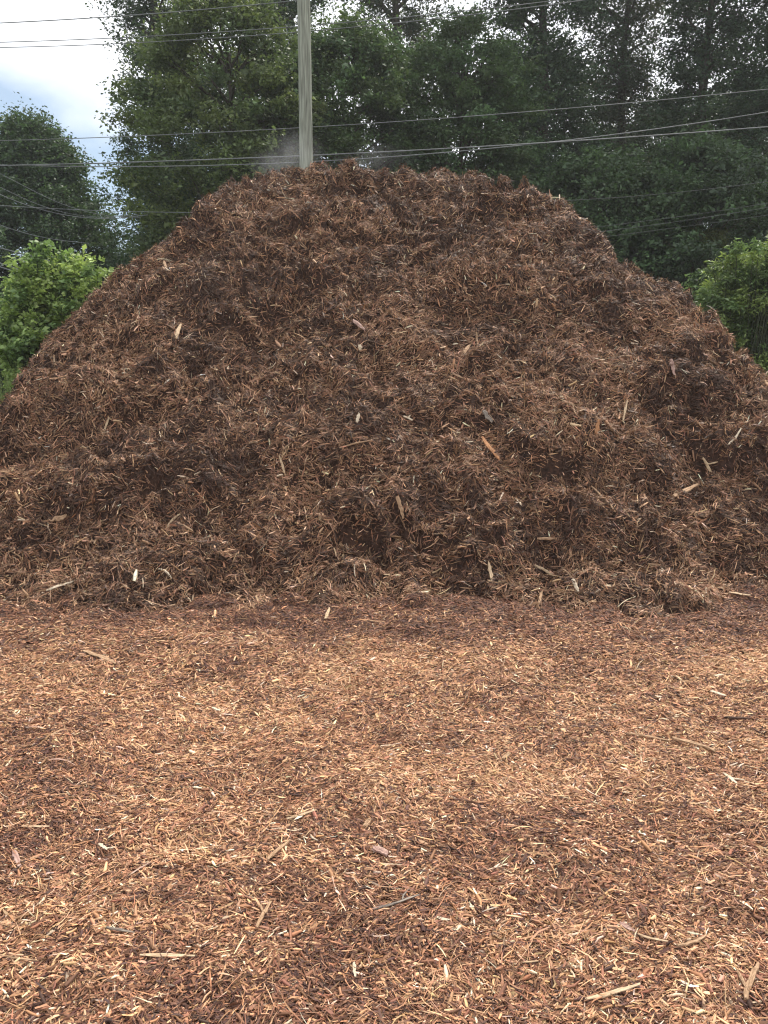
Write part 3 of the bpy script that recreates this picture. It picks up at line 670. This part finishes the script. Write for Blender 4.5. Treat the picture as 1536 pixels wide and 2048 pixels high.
tree('tall_tree', X_at(790, 31), 31, 20, 2.5, 3, 'tall thin crowned tree whose gaps show most white sky', 'tree', BG, COLUMN, 230, 130, 0.13, 0.7, 6, FG, shell=0.15)
tree('broadleaf_tree', X_at(925, 25), 25, 10.9, 2.2, 1.5, 'olive topped tree right of the bright sky gaps', 'tree', [YG[2], MG[1], MG[0]], ncl=240, per=170, seed=7, group=FG)
tree('tall_tree', X_at(1080, 28), 28, 19, 2.7, 2, 'broad tall dark tree above the right shoulder of the pile', 'tree', DG, COLUMN, 340, 160, 0.13, 0.7, 8, FG, shell=0.2)
tree('tall_tree', X_at(1240, 31), 31, 19, 2.2, 3, 'tall tree with bluish sky showing through its middle', 'tree', BG, COLUMN, 250, 130, 0.13, 0.7, 9, FG, shell=0.15)
tree('tall_tree', X_at(1400, 28), 28, 19, 2.6, 3, 'tall dark tree second in from the right edge', 'tree', DG, COLUMN, 290, 140, 0.13, 0.7, 10, FG, shell=0.15)
tree('tall_tree', X_at(1560, 27), 27, 19, 2.4, 3, 'tall dark tree cut by the right edge of the photo', 'tree', DG, COLUMN, 270, 150, 0.13, 0.7, 11, FG, shell=0.2)
tree('understory_tree', X_at(1190, 23), 23, 6.6, 2.4, 0.6, 'low bluish green tree just behind the right shoulder of the pile', 'tree', [MG[1], DG[1]], ncl=220, per=180, leaf=0.14, seed=12, group=FG)
tree('understory_tree', X_at(1400, 22.5), 22.5, 6.9, 2.5, 0.4, 'low leafy tree behind the light green bush at right', 'tree', [MG[1], DG[1], BG[1]], ncl=230, per=180, leaf=0.14, seed=13, group=FG)
tree('understory_tree', X_at(900, 25), 27, 7.2, 2.8, 0.6, 'low dark tree just above the middle of the pile top', 'tree', DG, ncl=220, per=180, leaf=0.14, seed=14, group=FG)
tree('understory_tree', X_at(540, 25), 25.5, 7.4, 2.6, 0.6, 'low dark tree behind the steam left of the pole', 'tree', DG, ncl=220, per=180, leaf=0.14, seed=15, group=FG)
tree('understory_tree', X_at(395, 24), 25, 6.8, 1.9, 0.5, 'small dark tree at the left end of the wood above the pile slope', 'tree', DG, ncl=170, per=170, leaf=0.13, seed=16, group=FG)
for i, (bx, by) in enumerate(((620, 34), (960, 34), (1130, 35), (1320, 34), (1480, 34), (480, 34))):
    tree('tall_tree', X_at(bx, by), by, 11 + 1.0 * (i % 3), 2.9, 0.6,
         ('dark back row tree seen in glimpses left of the bright sky gaps', 'dark back row tree glimpsed behind the olive topped tree', 'dark back row tree glimpsed behind the broad tall tree',
          'dark back row tree glimpsed under the bluish sky gap', 'dark back row tree glimpsed near the right edge', 'dark back row tree glimpsed behind the yellow green tree')[i],
         'tree', DG, COLUMN, 200, 150, 0.15, 0.7, 20 + i, FG)
LGp = 'trees across the clearing at left'
tree('conifer_tree', X_at(58, 30), 30, 9.4, 3.9, 0.4, 'large dark shaggy tree standing apart at the far left', 'tree', [DG[0], DG[1], MG[1]], lambda t: np.clip(1.06 - t ** 1.9, 0.08, 1), 560, 170, 0.14, 0.6, 31, LGp)
tree('conifer_tree', X_at(-130, 31), 31, 9.0, 3.2, 0.4, 'dark tree mostly cut off by the left edge of the photo', 'tree', DG, CONE, 260, 150, 0.13, 0.55, 32, LGp)
tree('small_tree', X_at(205, 34, 480), 34, 5.2, 1.4, 0.3, 'small green tree low between the dark left tree and the pile', 'tree', MG, ROUND, 120, 90, 0.13, 0.45, 33, LGp)
tree('small_tree', X_at(272, 36, 480), 36, 5.9, 1.4, 0.3, 'small thin leaved tree with sky showing through in the gap left of the wood', 'tree', DG, ROUND, 90, 80, 0.12, 0.5, 34, LGp)
# bushes
def bush(name, X, Y, blobs, label, cols, seed, leaf, per=120, asp=0.5, droop=0.0, cr=0.26, dens=1.0, compound=False):
    rng = np.random.default_rng(seed)
    t = empty(name, (X, Y, 0), label, 'bush')
    Vs, Fs = [], []; o = 0; P = []; K_ = []; cols = np.array(cols); D = []
    for (bx, by, bz, br) in blobs:
        nc = int(34 * (br / 0.6) ** 2 * dens)
        for _ in range(nc):
            d = rng.normal(0, 1, 3); d /= np.linalg.norm(d); d[2] = d[2] * 0.95
            e = np.array([bx, by, bz]) + d * br * rng.uniform(0.5, 1.1)
            if e[2] < 0.1: continue
            s0 = np.array([rng.normal(0, 0.12) + bx * 0.3, rng.normal(0, 0.12) + by * 0.3, 0.0])
            k = np.linspace(0, 1, 6)[:, None]
            v_, f_ = tube(s0 + (e - s0) * k + np.array([d[0], d[1], 0]) * 0.2 * k * (1 - k), np.linspace(0.02, 0.005, 6), 4)
            Vs.append(v_); Fs.append(f_ + o); o += len(v_)
            m = int(per * rng.uniform(0.6, 1.3)); ns = 6
            dirs = rng.normal(0, 1, (ns, 3)) * 0.8 + d * 0.5 + [0, 0, 0.35]; dirs /= np.linalg.norm(dirs, axis=1, keepdims=True)
            j = rng.integers(0, ns, m); q = rng.random(m)[:, None]
            s = cr * rng.uniform(0.7, 1.3)
            P.append(e + dirs[j] * s * q + rng.normal(0, 0.035, (m, 3)))
            K_.append(cols[rng.integers(0, len(cols))] * np.exp(rng.normal(0, 0.2, (m, 1))))
    mesh_obj('stems', np.concatenate(Vs), np.concatenate(Fs), M_STEM, t, smooth=True)
    P = np.concatenate(P); K_ = np.concatenate(K_)
    V, F, cc = leaf_quads(P, leaf, K_, droop, 0.5, asp, rng=rng)
    mesh_obj('foliage', V, F, M_LEAF, t, cols=np.clip(cc, 0.003, 0.7))
def blob_px(cx, Y, lst):
    out = []
    for (px, py, r) in lst:
        p = at_px(px, py, Y); out.append((p[0] - cx, random.uniform(-0.4, 0.4), p[2], r))
    return out
bx = X_at(90, 14, 620)
bush('leafy_bush', bx, 14, blob_px(bx, 14, [(98, 535, .28), (70, 570, .35), (150, 560, .38), (190, 555, .25), (55, 610, .45), (120, 620, .55), (160, 610, .4), (38, 685, .32), (80, 670, .6), (130, 680, .6), (110, 740, .7)]),
     'light green large leaved bush beside the left slope of the pile', LG, 41, 0.085, 120, 0.6, -0.1)
bx = X_at(1500, 14.5, 600)
bush('leafy_bush', bx, 14.5, blob_px(bx, 14.5, [(1500, 535, .42), (1545, 540, .5), (1460, 560, .38), (1435, 590, .3), (1500, 600, .5), (1470, 620, .42), (1550, 620, .5), (1600, 600, .6), (1440, 640, .35), (1500, 670, .5), (1560, 690, .5), (1540, 800, .7), (1480, 720, .4), (1500, 750, .5), (1550, 760, .6), (1450, 690, .35), (1600, 720, .6)]),
     'light green bush with drooping compound leaves at the right edge', [(0.24, 0.31, 0.10), LG[2], (0.12, 0.17, 0.07)], 42, 0.095, 110, 0.3, 0.25)
bx = X_at(1385, 17, 600)
bush('leafy_bush', bx, 17, blob_px(bx, 17, [(1390, 600, .5), (1350, 640, .45), (1420, 640, .5), (1400, 700, .6), (1460, 700, .5), (1500, 690, .5), (1340, 720, .6), (1440, 800, .8)]),
     'darker green bush between the light bush and the right slope of the pile', [MG[0], MG[1], LG[2]], 43, 0.11, 80, 0.5, 0.1)
bx = X_at(1415, 21, 480)
bush('hanging_vine', bx, 21, blob_px(bx, 21, [(1410, 470, .28), (1400, 500, .28), (1425, 495, .28), (1430, 530, .3), (1420, 570, .3), (1435, 580, .3), (1430, 640, .5), (1425, 760, .6)]),
     'yellowish vine tangle hanging in front of the dark trees at right', [(0.12, 0.13, 0.04), (0.09, 0.11, 0.035)], 44, 0.10, 80, 0.3, 0.8)
bx = X_at(45, 15.5, 700)
bush('leafy_bush', bx, 15.6, blob_px(bx, 15.6, [(40, 700, .5), (90, 690, .5), (0, 690, .4), (70, 760, .6)]),
     'dark low bush under the light green one at left', [MG[1], DG[1]], 45, 0.10, 90, 0.5, 0.1)

# ------------------------------------------------------------------ tall grass beyond the yard at left
def grass():
    n = 30000
    x = RNG.uniform(-13, -4.6, n); y = RNG.uniform(9.0, 13.2, n)
    keep = pile_z(x, y) < -0.1
    x, y = x[keep], y[keep]; n = len(x)
    h = RNG.uniform(0.9, 1.75, n) * (0.8 + 0.3 * vnoise(x, y, 5)); w = RNG.uniform(0.006, 0.013, n)
    a = RNG.uniform(0, 2 * math.pi, n); ln = RNG.uniform(0.03, 0.35, n) * h
    dx, dy = np.cos(a), np.sin(a)
    s = np.array([0, .4, .75, 1.0]); V = np.zeros((n, 4, 2, 3))
    for i, t in enumerate(s):
        cx = x + dx * ln * t * t; cy = y + dy * ln * t * t; cz = h * t * (1 - 0.15 * t)
        ww = w * (1.05 - t)
        V[:, i, 0] = np.stack([cx - dy * ww, cy + dx * ww, cz], -1); V[:, i, 1] = np.stack([cx + dy * ww, cy - dx * ww, cz], -1)
    base = (np.arange(n) * 8)[:, None, None]; j = np.arange(3)[None, :, None] * 2
    F = (base + j + np.array([0, 1, 3, 2])[None, None]).reshape(-1, 4)
    col = pal(n, [(0.12, 0.18, 0.05), (0.20, 0.26, 0.09), (0.30, 0.32, 0.15)], (0.4, 0.4, 0.2))
    o = mesh_obj('tall_grass', V.reshape(-1, 3), F, M_GRASS, cols=np.clip(np.repeat(col, 8, axis=0), 0.01, 0.6))
    tag(o, 'tall pale green grass at the left edge beside the pile', 'grass', kind='stuff')
grass()

# ------------------------------------------------------------------ dark vehicle glimpsed at the right edge
M_PAINT = mat_noise('car_paint_mat', (0.010, 0.011, 0.014), (0.014, 0.015, 0.018), 3, 0.25, 0, spec=0.6)
M_GLASS = mat_noise('car_glass_mat', (0.02, 0.024, 0.028), (0.025, 0.03, 0.034), 2, 0.08, 0, spec=0.8)
M_TRIM = mat_noise('chrome_mat', (0.55, 0.56, 0.58), (0.6, 0.61, 0.63), 3, 0.25, 0, metal=0.9)
M_RUBBER = mat_noise('rubber_mat', (0.015, 0.015, 0.015), (0.03, 0.03, 0.03), 20, 0.9, 0.2)
def extrude_profile(prof, y0, y1, inset=0.0):
    n = len(prof); V = [(x, y0, z) for x, z in prof] + [(x, y1, z) for x, z in prof]
    F = [list(range(n))[::-1], [n + i for i in range(n)]] + [[i, (i + 1) % n, n + (i + 1) % n, n + i] for i in range(n)]
    return np.array(V), F
def bevel(o, w, s=3):
    m = o.modifiers.new('bevel', 'BEVEL'); m.width = w; m.segments = s; m.limit_method = 'ANGLE'
CX, CY = 8.35, 18.0
car = empty('parked_car', (CX, CY, 0), 'dark parked car mostly hidden behind the right slope of the pile', 'car')
v_, f_ = extrude_profile([(0.0, 0.42), (0.02, 0.85), (0.12, 1.02), (0.9, 1.08), (3.6, 1.08), (4.5, 0.98), (4.68, 0.7), (4.66, 0.40), (4.2, 0.32), (0.4, 0.32)], -0.9, 0.9)
o = mesh_obj('body', v_, f_, M_PAINT, car); bevel(o, 0.07)
v_, f_ = extrude_profile([(0.15, 1.06), (0.42, 1.62), (0.75, 1.70), (2.6, 1.70), (2.95, 1.62), (3.55, 1.06)], -0.78, 0.78)
o = mesh_obj('cabin', v_, f_, M_PAINT, car); bevel(o, 0.09)
for sy in (-1, 1):
    for prof in ([(0.42, 1.12), (0.60, 1.55), (0.85, 1.60), (1.5, 1.60), (1.5, 1.12)], [(1.58, 1.12), (1.58, 1.60), (2.55, 1.60), (2.78, 1.54), (3.25, 1.12)]):
        v_, f_ = extrude_profile(prof, sy * 0.775, sy * 0.795); mesh_obj('window', v_, f_, M_GLASS, car)
    v_, f_ = extrude_profile([(0.35, 1.085), (0.35, 1.105), (3.4, 1.105), (3.4, 1.085)], sy * 0.80, sy * 0.83); mesh_obj('window_trim', v_, f_, M_TRIM, car)
    v_, f_ = extrude_profile([(0.7, 1.74), (0.7, 1.77), (2.6, 1.77), (2.6, 1.74)], sy * 0.60, sy * 0.64); mesh_obj('roof_rail', v_, f_, M_TRIM, car)
    for wx in (0.95, 3.75):
        w_ = empty_ = bpy.data.objects.new('wheel', None); C.objects.link(w_); w_.parent = car; w_.location = (wx, sy * 0.80, 0.34)
        a = np.linspace(0, 2 * math.pi, 28, endpoint=False)
        def ring(r0, y0): return np.stack([np.cos(a) * r0, 0 * a + y0 * sy, np.sin(a) * r0], -1)
        V = np.concatenate([ring(0.22, 0.11), ring(0.31, 0.12), ring(0.34, 0.08), ring(0.34, -0.09), ring(0.3, -0.11), ring(0.22, -0.10)])
        F = [[i * 28 + k, i * 28 + (k + 1) % 28, (i + 1) * 28 + (k + 1) % 28, (i + 1) * 28 + k] for i in range(5) for k in range(28)]
        mesh_obj('tyre', V, F, M_RUBBER, w_)
        V = np.concatenate([ring(0.225, 0.10), ring(0.19, 0.06), ring(0.05, 0.08)]); F = [[i * 28 + k, i * 28 + (k + 1) % 28, (i + 1) * 28 + (k + 1) % 28, (i + 1) * 28 + k] for i in range(2) for k in range(28)] + [[56 + k for k in range(28)]]
        mesh_obj('rim', V, F, M_TRIM, w_)

# ------------------------------------------------------------------ steam rising from the warm top of the pile
def steam(cx, cy, cz, sx, sy, sz, dens, label):
    me = bpy.data.meshes.new('steam'); import bmesh
    bm = bmesh.new(); bmesh.ops.create_icosphere(bm, subdivisions=3, radius=1.0)
    for q in bm.verts: q.co = Vector((q.co.x * sx, q.co.y * sy, q.co.z * sz))
    bm.to_mesh(me); bm.free()
    m = bpy.data.materials.new('steam_mat'); m.use_nodes = True; t = m.node_tree; t.nodes.clear()
    out = t.nodes.new('ShaderNodeOutputMaterial'); pv_ = t.nodes.new('ShaderNodeVolumePrincipled'); pv_.inputs['Color'].default_value = (0.93, 0.94, 0.95, 1)
    g = t.nodes.new('ShaderNodeTexCoord'); n = t.nodes.new('ShaderNodeTexNoise'); n.inputs['Scale'].default_value = 2.2; n.inputs['Detail'].default_value = 3
    mp_ = t.nodes.new('ShaderNodeMapping'); mp_.inputs['Scale'].default_value = (1 / sx, 1 / sy, 1 / sz)
    ln = t.nodes.new('ShaderNodeVectorMath'); ln.operation = 'LENGTH'
    t.links.new(g.outputs['Object'], mp_.inputs['Vector']); t.links.new(mp_.outputs['Vector'], ln.inputs[0]); t.links.new(g.outputs['Object'], n.inputs['Vector'])
    fo = t.nodes.new('ShaderNodeMapRange'); fo.inputs['From Min'].default_value = 1.0; fo.inputs['From Max'].default_value = 0.1; fo.inputs['To Max'].default_value = dens
    t.links.new(ln.outputs['Value'], fo.inputs['Value'])
    nr = t.nodes.new('ShaderNodeMapRange'); nr.inputs['From Min'].default_value = 0.42; nr.inputs['From Max'].default_value = 0.68
    t.links.new(n.outputs['Fac'], nr.inputs['Value'])
    mu = t.nodes.new('ShaderNodeMath'); mu.operation = 'MULTIPLY'; t.links.new(fo.outputs['Result'], mu.inputs[0]); t.links.new(nr.outputs['Result'], mu.inputs[1])
    t.links.new(mu.outputs[0], pv_.inputs['Density']); t.links.new(pv_.outputs[0], out.inputs['Volume'])
    me.materials.append(m); o = bpy.data.objects.new('steam', me); C.objects.link(o); o.location = (cx, cy, cz)
    tag(o, label, 'steam', 'wisps of steam over the pile', 'stuff')
p = at_px(575, 318, 10.4); steam(p[0], 10.4, p[2], 0.55, 0.5, 0.4, 0.65, 'faint white steam rising left of the utility pole')
p = at_px(745, 322, 10.2); steam(p[0], 10.2, p[2], 0.6, 0.45, 0.22, 0.3, 'thin steam over the saddle right of the pile peak')

# ------------------------------------------------------------------ thin summer air
def air():
    import bmesh
    me = bpy.data.meshes.new('haze'); bm = bmesh.new(); bmesh.ops.create_cube(bm, size=1.0)
    for q in bm.verts: q.co = Vector((q.co.x * 1900, q.co.y * 1900, 12 + q.co.z * 27))
    bm.to_mesh(me); bm.free()
    m = bpy.data.materials.new('haze_mat'); m.use_nodes = True; t = m.node_tree; t.nodes.clear()
    out = t.nodes.new('ShaderNodeOutputMaterial'); pv_ = t.nodes.new('ShaderNodeVolumePrincipled')
    pv_.inputs['Color'].default_value = (0.92, 0.95, 1.0, 1); pv_.inputs['Density'].default_value = 0.0008; pv_.inputs['Anisotropy'].default_value = 0.3
    t.links.new(pv_.outputs[0], out.inputs['Volume']); me.materials.append(m)
    o = bpy.data.objects.new('haze', me); C.objects.link(o); tag(o, kind='stuff')
air()
